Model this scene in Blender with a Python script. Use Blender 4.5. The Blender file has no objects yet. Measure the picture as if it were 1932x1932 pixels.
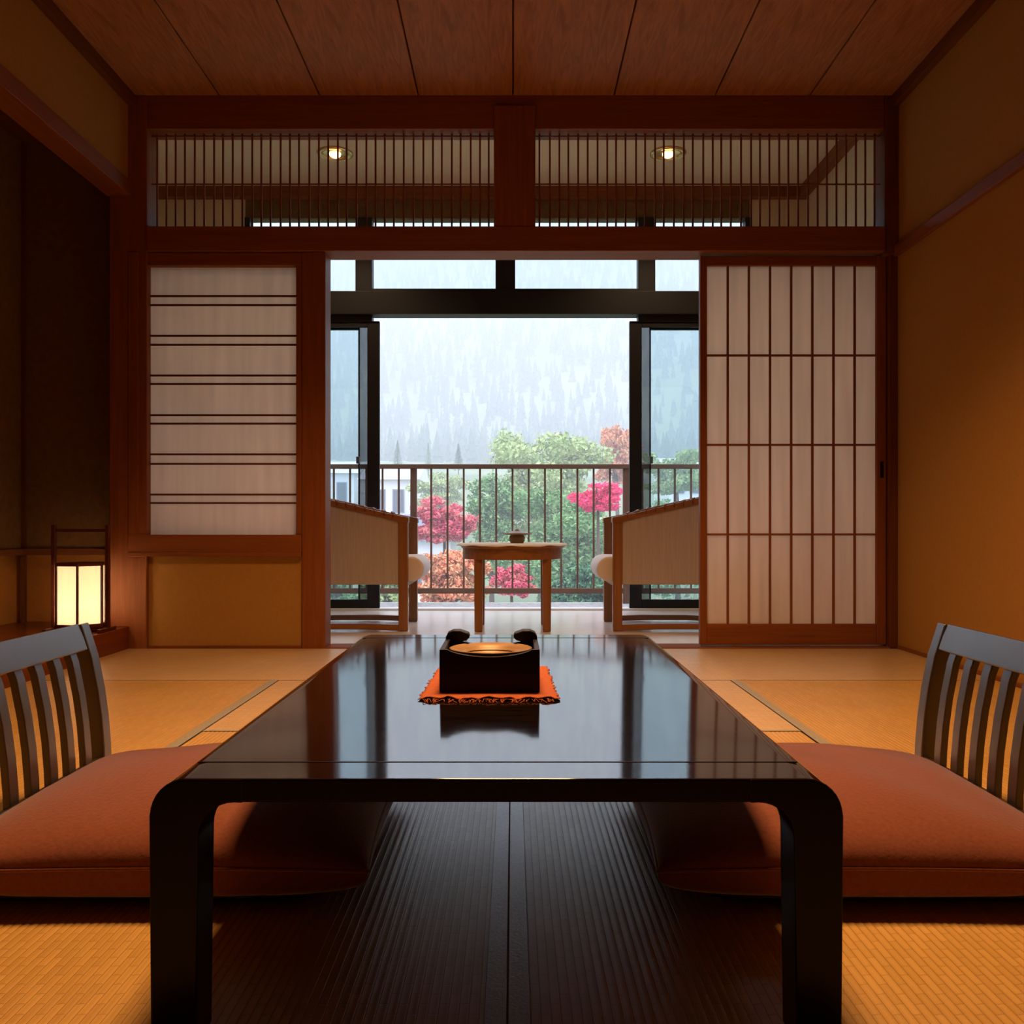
import bpy, bmesh, math, random
import numpy as np
from mathutils import Vector, Matrix
PI = math.pi
random.seed(7)
S = bpy.context.scene
COL = S.collection

# ------------------------------------------------------------------ camera, world, light, exposure
cam = bpy.data.cameras.new('camera'); camo = bpy.data.objects.new('camera', cam); COL.objects.link(camo)
camo.location = (0, 0, .593); camo.rotation_euler = (PI/2, 0, 0)
cam.sensor_width = 36; cam.lens = 1700/1932*36
cam.shift_x = -2/1932; cam.shift_y = 24/1932
cam.clip_start = .05; cam.clip_end = 2000
S.camera = camo

world = bpy.data.worlds.new('overcast_sky'); S.world = world; world.use_nodes = True
wn = world.node_tree; wn.nodes.clear()
w_out = wn.nodes.new('ShaderNodeOutputWorld'); w_bg = wn.nodes.new('ShaderNodeBackground')
w_tc = wn.nodes.new('ShaderNodeTexCoord'); w_sep = wn.nodes.new('ShaderNodeSeparateXYZ'); w_ramp = wn.nodes.new('ShaderNodeValToRGB')
w_ramp.color_ramp.elements[0].position = 0.0; w_ramp.color_ramp.elements[0].color = (.46, .51, .73, 1)
w_ramp.color_ramp.elements[1].position = 1.0; w_ramp.color_ramp.elements[1].color = (1.12, 1.15, 1.32, 1)   # overcast: brighter overhead
wn.links.new(w_tc.outputs['Generated'], w_sep.inputs[0]); wn.links.new(w_sep.outputs['Z'], w_ramp.inputs[0])
wn.links.new(w_ramp.outputs[0], w_bg.inputs['Color']); wn.links.new(w_bg.outputs[0], w_out.inputs['Surface'])
w_bg.inputs['Strength'].default_value = 3.65

def area(name, loc, rot, size, power, color, sy=None):
    l = bpy.data.lights.new(name, 'AREA'); l.energy = power; l.color = color
    l.shape = 'RECTANGLE'; l.size = size; l.size_y = sy or size
    o = bpy.data.objects.new(name, l); COL.objects.link(o); o.location = loc; o.rotation_euler = rot
    return o
# the room's ceiling lamp (above the frame)
lamp_ = area('ceiling_lamp', (0, 2.25, 2.60), (0, 0, 0), .55, 60, (1.0, .46, .15)); lamp_.data.spread = math.radians(118)

S.view_settings.view_transform = 'Standard'; S.view_settings.look = 'None'
S.view_settings.exposure = 0.0; S.view_settings.gamma = 1.0; S.view_settings.use_curve_mapping = False
cy = S.cycles
cy.use_denoising = True
cy.max_bounces = 8; cy.diffuse_bounces = 4; cy.glossy_bounces = 3; cy.transmission_bounces = 6; cy.transparent_max_bounces = 12
cy.volume_bounces = 2
cy.sample_clamp_indirect = 4.0
cy.caustics_reflective = False; cy.caustics_refractive = False

# ------------------------------------------------------------------ materials
M = {}
def mat(name, col, rough=.5, spec=.5, ior=1.5, emit=None, estr=0, metal=0.0):
    m = bpy.data.materials.new(name); m.use_nodes = True
    b = m.node_tree.nodes['Principled BSDF']
    b.inputs['Base Color'].default_value = (*col, 1); b.inputs['Roughness'].default_value = rough
    b.inputs['IOR'].default_value = ior; b.inputs['Metallic'].default_value = metal
    b.inputs['Specular IOR Level'].default_value = spec
    if emit: b.inputs['Emission Color'].default_value = (*emit, 1); b.inputs['Emission Strength'].default_value = estr
    M[name] = m
    return m
def noise_col(m, c1, c2, scale=(1, 1, 1), nscale=5, detail=5, bump=0, rough=.6, lo=.3, hi=.7, dist=0, rrange=None, bdist=.002):
    nt = m.node_tree; b = nt.nodes['Principled BSDF']
    tc = nt.nodes.new('ShaderNodeTexCoord'); mp = nt.nodes.new('ShaderNodeMapping'); mp.inputs['Scale'].default_value = scale
    no = nt.nodes.new('ShaderNodeTexNoise'); no.inputs['Scale'].default_value = nscale; no.inputs['Detail'].default_value = detail
    no.inputs['Roughness'].default_value = rough; no.inputs['Distortion'].default_value = dist
    r = nt.nodes.new('ShaderNodeValToRGB'); r.color_ramp.elements[0].position = lo; r.color_ramp.elements[1].position = hi
    r.color_ramp.elements[0].color = (*c1, 1); r.color_ramp.elements[1].color = (*c2, 1)
    nt.links.new(tc.outputs['Object'], mp.inputs[0]); nt.links.new(mp.outputs[0], no.inputs['Vector'])
    nt.links.new(no.outputs['Fac'], r.inputs[0]); nt.links.new(r.outputs[0], b.inputs['Base Color'])
    if bump:
        bp = nt.nodes.new('ShaderNodeBump'); bp.inputs['Strength'].default_value = bump; bp.inputs['Distance'].default_value = bdist
        nt.links.new(no.outputs['Fac'], bp.inputs['Height']); nt.links.new(bp.outputs[0], b.inputs['Normal'])
    if rrange:
        mr = nt.nodes.new('ShaderNodeMapRange'); mr.inputs['To Min'].default_value = rrange[0]; mr.inputs['To Max'].default_value = rrange[1]
        nt.links.new(no.outputs['Fac'], mr.inputs[0]); nt.links.new(mr.outputs[0], b.inputs['Roughness'])
    return m
def wood(name, c1, c2, axis, rough=.45, ns=9, spec=.25, bump=.15):
    sc = {'x': (.25, 6, 6), 'y': (6, .25, 6), 'z': (6, 6, .25)}[axis]
    return noise_col(mat(name, c1, rough, spec), c1, c2, sc, ns, 6, bump, .65, .3, .75, .6)
for ax in 'xyz':
    wood('timber_'+ax, (.17, .056, .017), (.26, .090, .028), ax, .5)
    wood('darktimber_'+ax, (.10, .034, .012), (.17, .058, .02), ax, .5)
    wood('chairwood_'+ax, (.24, .105, .040), (.37, .175, .072), ax, .35)
wood('kamachi', (.13, .03, .010), (.20, .05, .016), 'y', .25)
# ceiling boards: cathedral grain
m = mat('ceiling_board', (.3, .14, .06), .55, .3)
noise_col(m, (.24, .112, .050), (.40, .195, .092), (5, .55, 1), 5, 8, .25, .7, .35, .62, 1.8)
m = mat('plaster', (.5, .3, .1), .95, .1)
noise_col(m, (.33, .19, .055), (.39, .225, .07), (1, 1, 1), 60, 4, .25, .7, .2, .8)
m = mat('alcoveplaster', (.4, .22, .07), .95, .1)
noise_col(m, (.40, .20, .055), (.46, .24, .07), (1, 1, 1), 50, 4, .2, .7, .2, .8)
m = mat('palewall', (.6, .5, .35), .9, .1)
noise_col(m, (.66, .54, .36), (.72, .60, .41), (1, 1, 1), 40, 3, .1, .6, .2, .8)
m = mat('board_dark', (.10, .07, .04), .8, .2)
noise_col(m, (.15, .088, .042), (.20, .12, .055), (1, 1, 1), 30, 3, .1)
# tatami straw: strands along the row, cross joints, colour flecks
def tatami(name, along, sheen):
    m = mat(name, (.6, .42, .16), .42, sheen, 1.7); nt = m.node_tree; b = nt.nodes['Principled BSDF']
    tc = nt.nodes.new('ShaderNodeTexCoord'); mp = nt.nodes.new('ShaderNodeMapping')
    mp.inputs['Rotation'].default_value = (0, 0, 0) if along == 'y' else (0, 0, PI/2)
    nt.links.new(tc.outputs['Object'], mp.inputs[0])
    br = nt.nodes.new('ShaderNodeTexBrick'); br.inputs['Scale'].default_value = 1.0
    br.inputs['Brick Width'].default_value = .048; br.inputs['Row Height'].default_value = .0125
    br.inputs['Mortar Size'].default_value = .0011; br.inputs['Mortar Smooth'].default_value = 1.0; br.offset = .5
    br.inputs['Color1'].default_value = ((.52, .34, .105, 1) if along == 'y' else (.64, .50, .30, 1)); br.inputs['Color2'].default_value = ((.60, .40, .135, 1) if along == 'y' else (.72, .57, .36, 1)); br.inputs['Mortar'].default_value = (.33, .20, .055, 1)  # crosswise mats painted paler: window sheen put into the straw colour
    mp2 = nt.nodes.new('ShaderNodeMapping'); mp2.inputs['Rotation'].default_value = (0, 0, PI/2)
    nt.links.new(mp.outputs[0], mp2.inputs[0]); nt.links.new(mp2.outputs[0], br.inputs['Vector'])
    no = nt.nodes.new('ShaderNodeTexNoise'); no.inputs['Scale'].default_value = 3.0; no.inputs['Detail'].default_value = 6
    nt.links.new(tc.outputs['Object'], no.inputs['Vector'])
    mr = nt.nodes.new('ShaderNodeMapRange'); mr.inputs['To Min'].default_value = .85; mr.inputs['To Max'].default_value = 1.12
    nt.links.new(no.outputs['Fac'], mr.inputs[0])
    mx = nt.nodes.new('ShaderNodeVectorMath'); mx.operation = 'SCALE'
    nt.links.new(br.outputs['Color'], mx.inputs[0]); nt.links.new(mr.outputs[0], mx.inputs['Scale'])
    nt.links.new(mx.outputs[0], b.inputs['Base Color'])
    inv = nt.nodes.new('ShaderNodeMath'); inv.operation = 'SUBTRACT'; inv.inputs[0].default_value = 1
    nt.links.new(br.outputs['Fac'], inv.inputs[1])
    bp = nt.nodes.new('ShaderNodeBump'); bp.inputs['Strength'].default_value = .45; bp.inputs['Distance'].default_value = .001
    nt.links.new(inv.outputs[0], bp.inputs['Height']); nt.links.new(bp.outputs[0], b.inputs['Normal'])
    return m
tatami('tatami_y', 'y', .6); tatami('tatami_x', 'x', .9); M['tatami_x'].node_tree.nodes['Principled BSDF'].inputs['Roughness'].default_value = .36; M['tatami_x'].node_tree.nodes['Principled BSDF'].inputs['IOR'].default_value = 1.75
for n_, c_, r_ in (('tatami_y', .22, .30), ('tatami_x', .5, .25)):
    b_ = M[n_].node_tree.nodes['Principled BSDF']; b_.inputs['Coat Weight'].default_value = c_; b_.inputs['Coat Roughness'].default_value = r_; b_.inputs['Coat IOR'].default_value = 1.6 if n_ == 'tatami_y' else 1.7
m = mat('tatami_border', (.3, .31, .27), .36, .9, 1.8)
noise_col(m, (.27, .29, .28), (.38, .40, .39), (1, 1, 1), 220, 2, .3, .5, .3, .7)
def paper(name, col, trans, warm=None):
    m = bpy.data.materials.new(name); m.use_nodes = True; nt = m.node_tree; nt.nodes.clear()
    o = nt.nodes.new('ShaderNodeOutputMaterial'); mx = nt.nodes.new('ShaderNodeMixShader'); mx.inputs[0].default_value = trans
    d = nt.nodes.new('ShaderNodeBsdfDiffuse'); t = nt.nodes.new('ShaderNodeBsdfTranslucent')
    tc = nt.nodes.new('ShaderNodeTexCoord'); mp = nt.nodes.new('ShaderNodeMapping'); mp.inputs['Scale'].default_value = (7, 7, .5)
    no = nt.nodes.new('ShaderNodeTexNoise'); no.inputs['Scale'].default_value = 4; no.inputs['Detail'].default_value = 6
    r = nt.nodes.new('ShaderNodeValToRGB'); r.color_ramp.elements[0].position = .3; r.color_ramp.elements[1].position = .7
    r.color_ramp.elements[0].color = (*[c*.9 for c in col], 1); r.color_ramp.elements[1].color = (*col, 1)
    nt.links.new(tc.outputs['Object'], mp.inputs[0]); nt.links.new(mp.outputs[0], no.inputs['Vector']); nt.links.new(no.outputs['Fac'], r.inputs[0])
    nt.links.new(r.outputs[0], d.inputs['Color']); nt.links.new(r.outputs[0], t.inputs['Color'])
    nt.links.new(d.outputs[0], mx.inputs[1]); nt.links.new(t.outputs[0], mx.inputs[2]); nt.links.new(mx.outputs[0], o.inputs['Surface'])
    M[name] = m
paper('washi', (.98, .88, .79), .74)
paper('lantern_paper', (.97, .93, .84), .75)
m = mat('lacquer', (.006, .004, .004), .06, .5, 2.45)
noise_col(m, (.004, .003, .003), (.012, .008, .006), (1.5, 10, 1), 12, 5, .02, .6, .3, .7, .5, (.045, .10), .0004)
mat('lacquer_edge', (.005, .004, .004), .22, .25, 1.45)
mat('blackwood', (.012, .010, .011), .33, .6, 2.2)
noise_col(M['blackwood'], (.009, .007, .008), (.02, .016, .017), (4, 4, .6), 14, 5, .1, .6, .3, .7, 0, (.27, .42))
m = mat('cushion_cloth', (.36, .085, .05), .85, .25)
noise_col(m, (.175, .052, .036), (.22, .070, .050), (1, 1, 1), 140, 3, .5, .6, .3, .7, 0, None, .0015)
M['cushion_cloth'].node_tree.nodes['Principled BSDF'].inputs['Sheen Weight'].default_value = .8
M['cushion_cloth'].node_tree.nodes['Principled BSDF'].inputs['Sheen Roughness'].default_value = .4
m = mat('upholstery', (.45, .36, .30), .9, .2)
noise_col(m, (.46, .42, .41), (.56, .51, .50), (40, 40, 1.5), 4, 4, .3, .6, .3, .7)
mat('whitecloth', (.82, .80, .82), .8, .2); mat('creamcloth', (.84, .80, .74), .8, .3)
mat('bronze', (.012, .010, .010), .5, .3); mat('aluminium', (.42, .46, .52), .4, .5)
mat('white_metal', (.75, .74, .72), .4, .5)
mat('blackiron', (.010, .008, .009), .5, .2)
m = mat('bowl_glaze', (.48, .26, .11), .42, .35)
noise_col(m, (.24, .16, .095), (.34, .25, .165), (1, 1, 3), 14, 5, .1, .6, .3, .7)
m = mat('orange_cloth', (.7, .13, .03), .85, .2)
noise_col(m, (.34, .085, .042), (.42, .135, .058), (1, 1, 1), 120, 3, .6, .6, .3, .7)
m = mat('potclay', (.33, .21, .10), .6, .3); mat('darkred', (.07, .012, .006), .45, .4)
m = mat('sunfloor', (.6, .52, .45), .22, .5, 1.5)
noise_col(m, (.72, .67, .62), (.80, .76, .71), (.5, 6, 1), 7, 5, .05, .6, .3, .7, .4)
m = mat('deck', (.35, .35, .33), .8, .3); noise_col(m, (.25, .25, .24), (.5, .5, .48), (1, 1, 1), 30, 5, .3)
wood('railwood_x', (.16, .085, .055), (.24, .13, .085), 'x', .5); wood('railwood_z', (.16, .085, .055), (.24, .13, .085), 'z', .5)
mat('lamp_on', (.9, .7, .4), .5, .5, 1.5, (1.0, .62, .25), 7.0); mat('brass', (.8, .5, .22), .3, .5, 1.5, None, 0, 1.0)
# window glass: mostly clear with fresnel reflection
m = bpy.data.materials.new('glass'); m.use_nodes = True; nt = m.node_tree; nt.nodes.clear()
o_ = nt.nodes.new('ShaderNodeOutputMaterial'); mx_ = nt.nodes.new('ShaderNodeMixShader'); f_ = nt.nodes.new('ShaderNodeFresnel'); f_.inputs[0].default_value = 1.3
t_ = nt.nodes.new('ShaderNodeBsdfTransparent'); t_.inputs[0].default_value = (.90, .945, .955, 1); g_ = nt.nodes.new('ShaderNodeBsdfGlossy'); g_.inputs['Roughness'].default_value = .01
nt.links.new(f_.outputs[0], mx_.inputs[0]); nt.links.new(t_.outputs[0], mx_.inputs[1]); nt.links.new(g_.outputs[0], mx_.inputs[2]); nt.links.new(mx_.outputs[0], o_.inputs[0]); M['glass'] = m
# half-clear grey: reflection and haze on overlapping glass, put into a strip
m = bpy.data.materials.new('screen'); m.use_nodes = True; nt = m.node_tree; nt.nodes.clear()
o_ = nt.nodes.new('ShaderNodeOutputMaterial'); mx_ = nt.nodes.new('ShaderNodeMixShader'); mx_.inputs[0].default_value = .55
t_ = nt.nodes.new('ShaderNodeBsdfTransparent'); g_ = nt.nodes.new('ShaderNodeBsdfDiffuse'); g_.inputs[0].default_value = (.12, .13, .15, 1)
nt.links.new(t_.outputs[0], mx_.inputs[1]); nt.links.new(g_.outputs[0], mx_.inputs[2]); nt.links.new(mx_.outputs[0], o_.inputs[0]); M['screen'] = m
# outdoors
def leafmat(name, c1, c2):
    m = mat(name, c1, .7, .3); noise_col(m, c1, c2, (1, 1, 1), 3.2, 5, 0, .7, .38, .62); return m
leafmat('leaf_green', (.12, .26, .08), (.24, .40, .14)); leafmat('leaf_palegreen', (.30, .42, .14), (.46, .52, .22))
leafmat('leaf_red', (.78, .03, .13), (.85, .08, .20)); leafmat('leaf_pink', (.62, .07, .14), (.66, .20, .16))
leafmat('leaf_under', (.16, .26, .12), (.46, .34, .18)); leafmat('leaf_orange', (.70, .22, .10), (.62, .36, .16)); leafmat('leaf_dark', (.06, .15, .08), (.12, .24, .10))
leafmat('leaf_conifer', (.045, .10, .085), (.08, .15, .12)); mat('bark', (.10, .07, .05), .9, .1)
m = mat('hill_ground', (.14, .20, .12), .95, .1); noise_col(m, (.10, .16, .10), (.30, .36, .20), (1, 1, 1), .03, 5, 0, .6, .3, .7)
mat('house_white', (.75, .74, .72), .8, .2); mat('house_roof', (.16, .19, .24), .7, .3); mat('house_window', (.06, .07, .09), .2, .5); mat('roof_pale', (.62, .64, .64), .7, .3)

# ------------------------------------------------------------------ helpers
class MB:
    def __init__(s): s.bm = bmesh.new()
    def box(s, x0, x1, y0, y1, z0, z1):
        r = bmesh.ops.create_cube(s.bm, size=1)
        bmesh.ops.scale(s.bm, vec=(x1-x0, y1-y0, z1-z0), verts=r['verts'])
        bmesh.ops.translate(s.bm, vec=((x0+x1)/2, (y0+y1)/2, (z0+z1)/2), verts=r['verts']); return s
    def bar(s, a, b, w, h, w2=None, h2=None):           # tapered bar from a to b
        a, b = Vector(a), Vector(b); d = (b-a).normalized()
        up = Vector((0, 0, 1)) if abs(d.z) < .9 else Vector((0, 1, 0))
        r = d.cross(up).normalized(); u = r.cross(d).normalized(); w2 = w2 or w; h2 = h2 or h
        v = []
        for p, ww, hh in ((a, w, h), (b, w2, h2)):
            for i, j in ((-1, -1), (1, -1), (1, 1), (-1, 1)): v.append(s.bm.verts.new(p + r*(i*ww/2) + u*(j*hh/2)))
        for k in range(4): s.bm.faces.new((v[k], v[(k+1) % 4], v[4+(k+1) % 4], v[4+k]))
        s.bm.faces.new((v[3], v[2], v[1], v[0])); s.bm.faces.new(v[4:8]); return s
    def prism(s, poly, axis, a, b):                      # poly in the two other axes, extruded on axis from a to b
        def P(p, t):
            return {'y': (p[0], t, p[1]), 'x': (t, p[0], p[1]), 'z': (p[0], p[1], t)}[axis]
        va = [s.bm.verts.new(P(p, a)) for p in poly]; vb = [s.bm.verts.new(P(p, b)) for p in poly]
        n = len(poly)
        for k in range(n): s.bm.faces.new((va[k], va[(k+1) % n], vb[(k+1) % n], vb[k]))
        s.bm.faces.new(va); s.bm.faces.new(vb[::-1]); return s
    def lathe(s, prof, n=32, c=(0, 0, 0), sx=1, sy=1):
        rings = []
        for r, z in prof:
            if r < 1e-6: rings.append([s.bm.verts.new((c[0], c[1], c[2]+z))])
            else: rings.append([s.bm.verts.new((c[0]+sx*r*math.cos(2*PI*k/n), c[1]+sy*r*math.sin(2*PI*k/n), c[2]+z)) for k in range(n)])
        for A, B in zip(rings, rings[1:]):
            for k in range(n):
                k2 = (k+1) % n
                if len(A) == 1 and len(B) == 1: continue
                if len(A) == 1: s.bm.faces.new((A[0], B[k], B[k2]))
                elif len(B) == 1: s.bm.faces.new((A[k], B[0], A[k2]))
                else: s.bm.faces.new((A[k], B[k], B[k2], A[k2]))
        return s
    def tube(s, pts, r, n=8):
        rings = []
        for i, p in enumerate(pts):
            p = Vector(p); d = (Vector(pts[min(i+1, len(pts)-1)])-Vector(pts[max(i-1, 0)])).normalized()
            up = Vector((0, 0, 1)) if abs(d.z) < .9 else Vector((0, 1, 0)); a = d.cross(up).normalized(); b = a.cross(d)
            rr = r[i] if isinstance(r, (list, tuple)) else r
            rings.append([s.bm.verts.new(p+a*rr*math.cos(2*PI*k/n)+b*rr*math.sin(2*PI*k/n)) for k in range(n)])
        for A, B in zip(rings, rings[1:]):
            for k in range(n): s.bm.faces.new((A[k], A[(k+1) % n], B[(k+1) % n], B[k]))
        s.bm.faces.new(rings[0][::-1]); s.bm.faces.new(rings[-1]); return s
    def ribbon(s, pts, w, t):                            # path in XZ, width along Y, thickness in path plane
        n = len(pts); v = []
        for i, (x, y, z) in enumerate(pts):
            a = pts[max(i-1, 0)]; b = pts[min(i+1, n-1)]; d = Vector((b[0]-a[0], 0, b[2]-a[2])).normalized(); nn = Vector((d.z, 0, -d.x))
            c = Vector((x, y, z)); v.append([s.bm.verts.new(c+nn*(i1*t/2)+Vector((0, j1*w/2, 0))) for i1, j1 in ((-1, -1), (1, -1), (1, 1), (-1, 1))])
        for A, B in zip(v, v[1:]):
            for k in range(4): s.bm.faces.new((A[k], A[(k+1) % 4], B[(k+1) % 4], B[k]))
        s.bm.faces.new(v[0][::-1]); s.bm.faces.new(v[-1]); return s
    def build(s, name, m, parent=None, bevel=0, smooth=False, kind=None, label=None, seg=2):
        bmesh.ops.recalc_face_normals(s.bm, faces=s.bm.faces)
        me = bpy.data.meshes.new(name); s.bm.to_mesh(me); s.bm.free()
        return link(name, me, m, parent, bevel, smooth, kind, label, seg)
def link(name, me, m, parent=None, bevel=0, smooth=False, kind=None, label=None, seg=2):
    if m is not None and not me.materials: me.materials.append(M[m] if isinstance(m, str) else m)
    o = bpy.data.objects.new(name, me); COL.objects.link(o)
    if smooth:
        me.shade_smooth()
    if bevel:
        b = o.modifiers.new('bevel', 'BEVEL'); b.width = bevel; b.segments = seg; b.limit_method = 'ANGLE'; b.angle_limit = .7
        me.shade_smooth() if seg > 1 else None
        if hasattr(b, 'harden_normals'): b.harden_normals = True
    if parent is not None:
        o.parent = parent; o.matrix_parent_inverse = parent.matrix_basis.inverted()
    if kind: o['kind'] = kind
    if label: o['label'] = label
    return o
def empty(name, loc=(0, 0, 0)):
    o = bpy.data.objects.new(name, None); COL.objects.link(o); o.location = loc; o.empty_display_size = .1; return o
def tag(o, label, cat, group=None):
    o['label'] = label; o['category'] = cat
    if group: o['group'] = group
    return o
def struct(o, label=None):
    o['kind'] = 'structure'
    if label: o['label'] = label
    return o
def bx(name, m, x0, x1, y0, y1, z0, z1, parent=None, bevel=.002, **k):
    return MB().box(min(x0, x1), max(x0, x1), y0, y1, z0, z1).build(name, m, parent, bevel, **k)
def fast_mesh(name, verts, faces):                       # numpy verts (n,3), faces (m,k)
    me = bpy.data.meshes.new(name); n, k = faces.shape
    me.vertices.add(len(verts)); me.vertices.foreach_set('co', verts.astype(np.float32).ravel())
    me.loops.add(n*k); me.loops.foreach_set('vertex_index', faces.astype(np.int32).ravel())
    me.polygons.add(n); me.polygons.foreach_set('loop_start', np.arange(0, n*k, k, dtype=np.int32))
    me.update(calc_edges=True); me.validate(); return me

# ------------------------------------------------------------------ the room
XL, XR, D = -1.844, 1.85, 4.35
# floor with its tatami mats
floor = struct(bx('floor', 'timber_x', XL, XR, -3.4, D+.07, -.12, -.03, bevel=0), 'straw tatami floor of the room with grey cloth mat borders')
def mat_mesh(w, l, along):
    # ridged straw surface: ridges of 12.5 mm running along `along`
    n = int(round((w if along == 'y' else l)/.0125)); prof = []
    for k in range(n):
        for f, h in ((0, -1), (.25, -.25), (.5, .0), (.75, -.25)): prof.append(((k+f)/n, h*(.0010 if along == 'y' else .0004)))
    prof.append((1, -.0016))
    v = []; f = []
    for t, h in prof:
        if along == 'y': v += [(t*w, 0, h), (t*w, l, h)]
        else: v += [(0, t*l, h), (w, t*l, h)]
    v = np.array(v, dtype=float); m_ = len(prof)
    for k in range(m_-1): f.append((2*k, 2*k+2, 2*k+3, 2*k+1) if along == 'y' else (2*k, 2*k+1, 2*k+3, 2*k+2))
    # the body below
    b = len(v); z0, z1 = -.03, -.0016
    body = [(0, 0, z0), (w, 0, z0), (w, l, z0), (0, l, z0), (0, 0, z1), (w, 0, z1), (w, l, z1), (0, l, z1)]
    v = np.vstack([v, body])
    for q in ((0, 1, 5, 4), (1, 2, 6, 5), (2, 3, 7, 6), (3, 0, 4, 7), (3, 2, 1, 0)): f.append(tuple(b+i for i in q))
    return fast_mesh('tatami_mat', v, np.array(f))
def add_mat(x0, x1, y0, y1, along, borders):
    g = .0035
    o = link('tatami_mat', mat_mesh(x1-x0-2*g, y1-y0-2*g, along), 'tatami_'+along, floor); o.location = (x0+g, y0+g, 0)
    for s, (a, b) in borders.items():                      # cloth borders on the long sides
        if s == 'x': bb = (a, b, y0+g, y1-g)
        else: bb = (x0+g, x1-g, a, b)
        q = MB().box(bb[0]-x0-g, bb[1]-x0-g, bb[2]-y0-g, bb[3]-y0-g, -.002, .0016).build('border', 'tatami_border', None, .0008, seg=1)
        q.parent = o
Y1, Y2 = 2.585, 3.44
add_mat(-.895, -.007, .80, Y1, 'y', {'x': (-.035, -.008)})
add_mat(-.007, .83, .80, Y1, 'y', {'x': (-.006, .021)})
add_mat(-.895, -.007, -.98, .80, 'y', {'x': (-.035, -.008)})
add_mat(-.007, .83, -.98, .80, 'y', {'x': (-.006, .021)})
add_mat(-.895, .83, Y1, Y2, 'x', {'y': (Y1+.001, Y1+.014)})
add_mat(XL, -.895, 1.70, Y2, 'y', {'x': (-.925, -.896)})
add_mat(XL, -.895, -.10, 1.70, 'y', {'x': (-.925, -.896)})
add_mat(.83, XR, 1.70, Y2, 'y', {'x': (.831, .860)})
add_mat(.83, XR, -.10, 1.70, 'y', {'x': (.831, .860)})
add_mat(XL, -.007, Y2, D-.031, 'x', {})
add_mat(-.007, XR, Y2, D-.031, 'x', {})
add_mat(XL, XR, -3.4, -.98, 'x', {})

# ceiling boards
ceiling = struct(bx('ceiling', 'darktimber_x', XL-.05, XR+.05, -3.4, D+.02, 2.675, 2.72, bevel=0), 'flat ceiling of broad reddish brown grained boards')
cx = [-1.844, -1.41, -.93, -.455, .0, .485, .97, 1.425, 1.85]
for a, b in zip(cx, cx[1:]):
    o = bx('ceiling_board', 'ceiling_board', a+.003, b-.003, 0, D+3.4, 0, .022, ceiling, .004); o.location = (0, -3.4, 2.652)
    o.data.transform(Matrix.Translation((-(a+b)/2, 0, 0))); o.location.x = (a+b)/2
struct(bx('trim_1', 'darktimber_y', XL, XL+.035, -3.4, D-.02, 2.60, 2.652)); struct(bx('trim_2', 'darktimber_y', XR-.035, XR, -3.4, D-.02, 2.60, 2.652))
# side and rear walls
struct(bx('wall_right', 'plaster', XR, XR+.1, -3.4, D+.02, -.03, 2.70, bevel=0), 'ochre plaster wall crossed by a slim dark rail')
struct(bx('wall_left', 'plaster', XL-.1, XL, -3.4, D-.02, 2.24, 2.70, bevel=0), 'ochre plaster wall above the alcove opening')
struct(bx('wall_left', 'plaster', XL-.1, XL, -3.4, 1.6, -.03, 2.17, bevel=0), 'dark wall behind the viewer')
struct(bx('wall_back', 'board_dark', XL-.1, XR+.1, -3.5, -3.4, -.03, 2.72, bevel=0), 'dark wall behind the viewer')  # unseen wall, made dark so the table front reflects little
struct(bx('trim_3', 'timber_y', XR-.022, XR, -3.4, D-.02, 1.882, 1.934)); 
struct(bx('baseboard_right', 'timber_y', XR-.012, XR, -3.4, D-.04, 0, .016))
struct(bx('trim_4', 'timber_y', XL-.106, XL+.01, -3.4, D-.02, 2.17, 2.245, bevel=.004), 'reddish brown beam over the alcove')
# alcove
AX, AY, AZ = -2.49, 4.55, .107
struct(bx('alcove_floor', 'kamachi', AX, XL-.055, 1.6, AY, -.12, AZ-.002), 'reddish board floor of the alcove')
struct(bx('trim_5', 'kamachi', XL-.055, XL+.004, 1.6, D-.03, -.12, AZ, bevel=.004), 'dark red lacquered sill along the alcove front')
struct(bx('wall_alcove', 'alcoveplaster', AX-.1, XL-.09, AY, AY+.08, AZ-.02, 2.6, bevel=0), 'brown plaster wall at the end of the alcove')
struct(bx('wall_alcove', 'alcoveplaster', AX-.1, AX, 1.6, AY, AZ-.02, 2.6, bevel=0), 'brown plaster wall along the alcove rear')
struct(bx('wall_alcove', 'alcoveplaster', AX-.1, XL-.05, 1.5, 1.6, -.03, 2.6, bevel=0), 'brown plaster wall at the near end of the alcove')
struct(bx('alcove_ceiling', 'darktimber_y', AX-.1, XL-.09, 1.5, AY+.08, 2.5, 2.55), 'dark board ceiling of the alcove')
struct(bx('alcove_panel', 'board_dark', AX, XL-.10, AY-.05, AY, .475, 2.5, bevel=.002), 'dark brown panel above the alcove rail')
struct(bx('alcove_panel', 'board_dark', AX, AX+.04, 1.6, AY-.05, .475, 2.5, bevel=.002), 'dark brown panel along the alcove rear')
struct(bx('trim_6', 'darktimber_x', AX, XL-.10, AY-.07, AY, .443, .475)); struct(bx('trim_7', 'darktimber_y', AX, AX+.06, 1.6, AY-.07, .443, .475))
struct(bx('trim_8', 'darktimber_z', AX+.04, AX+.06, AY-.065, AY-.045, AZ, 2.5))

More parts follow.
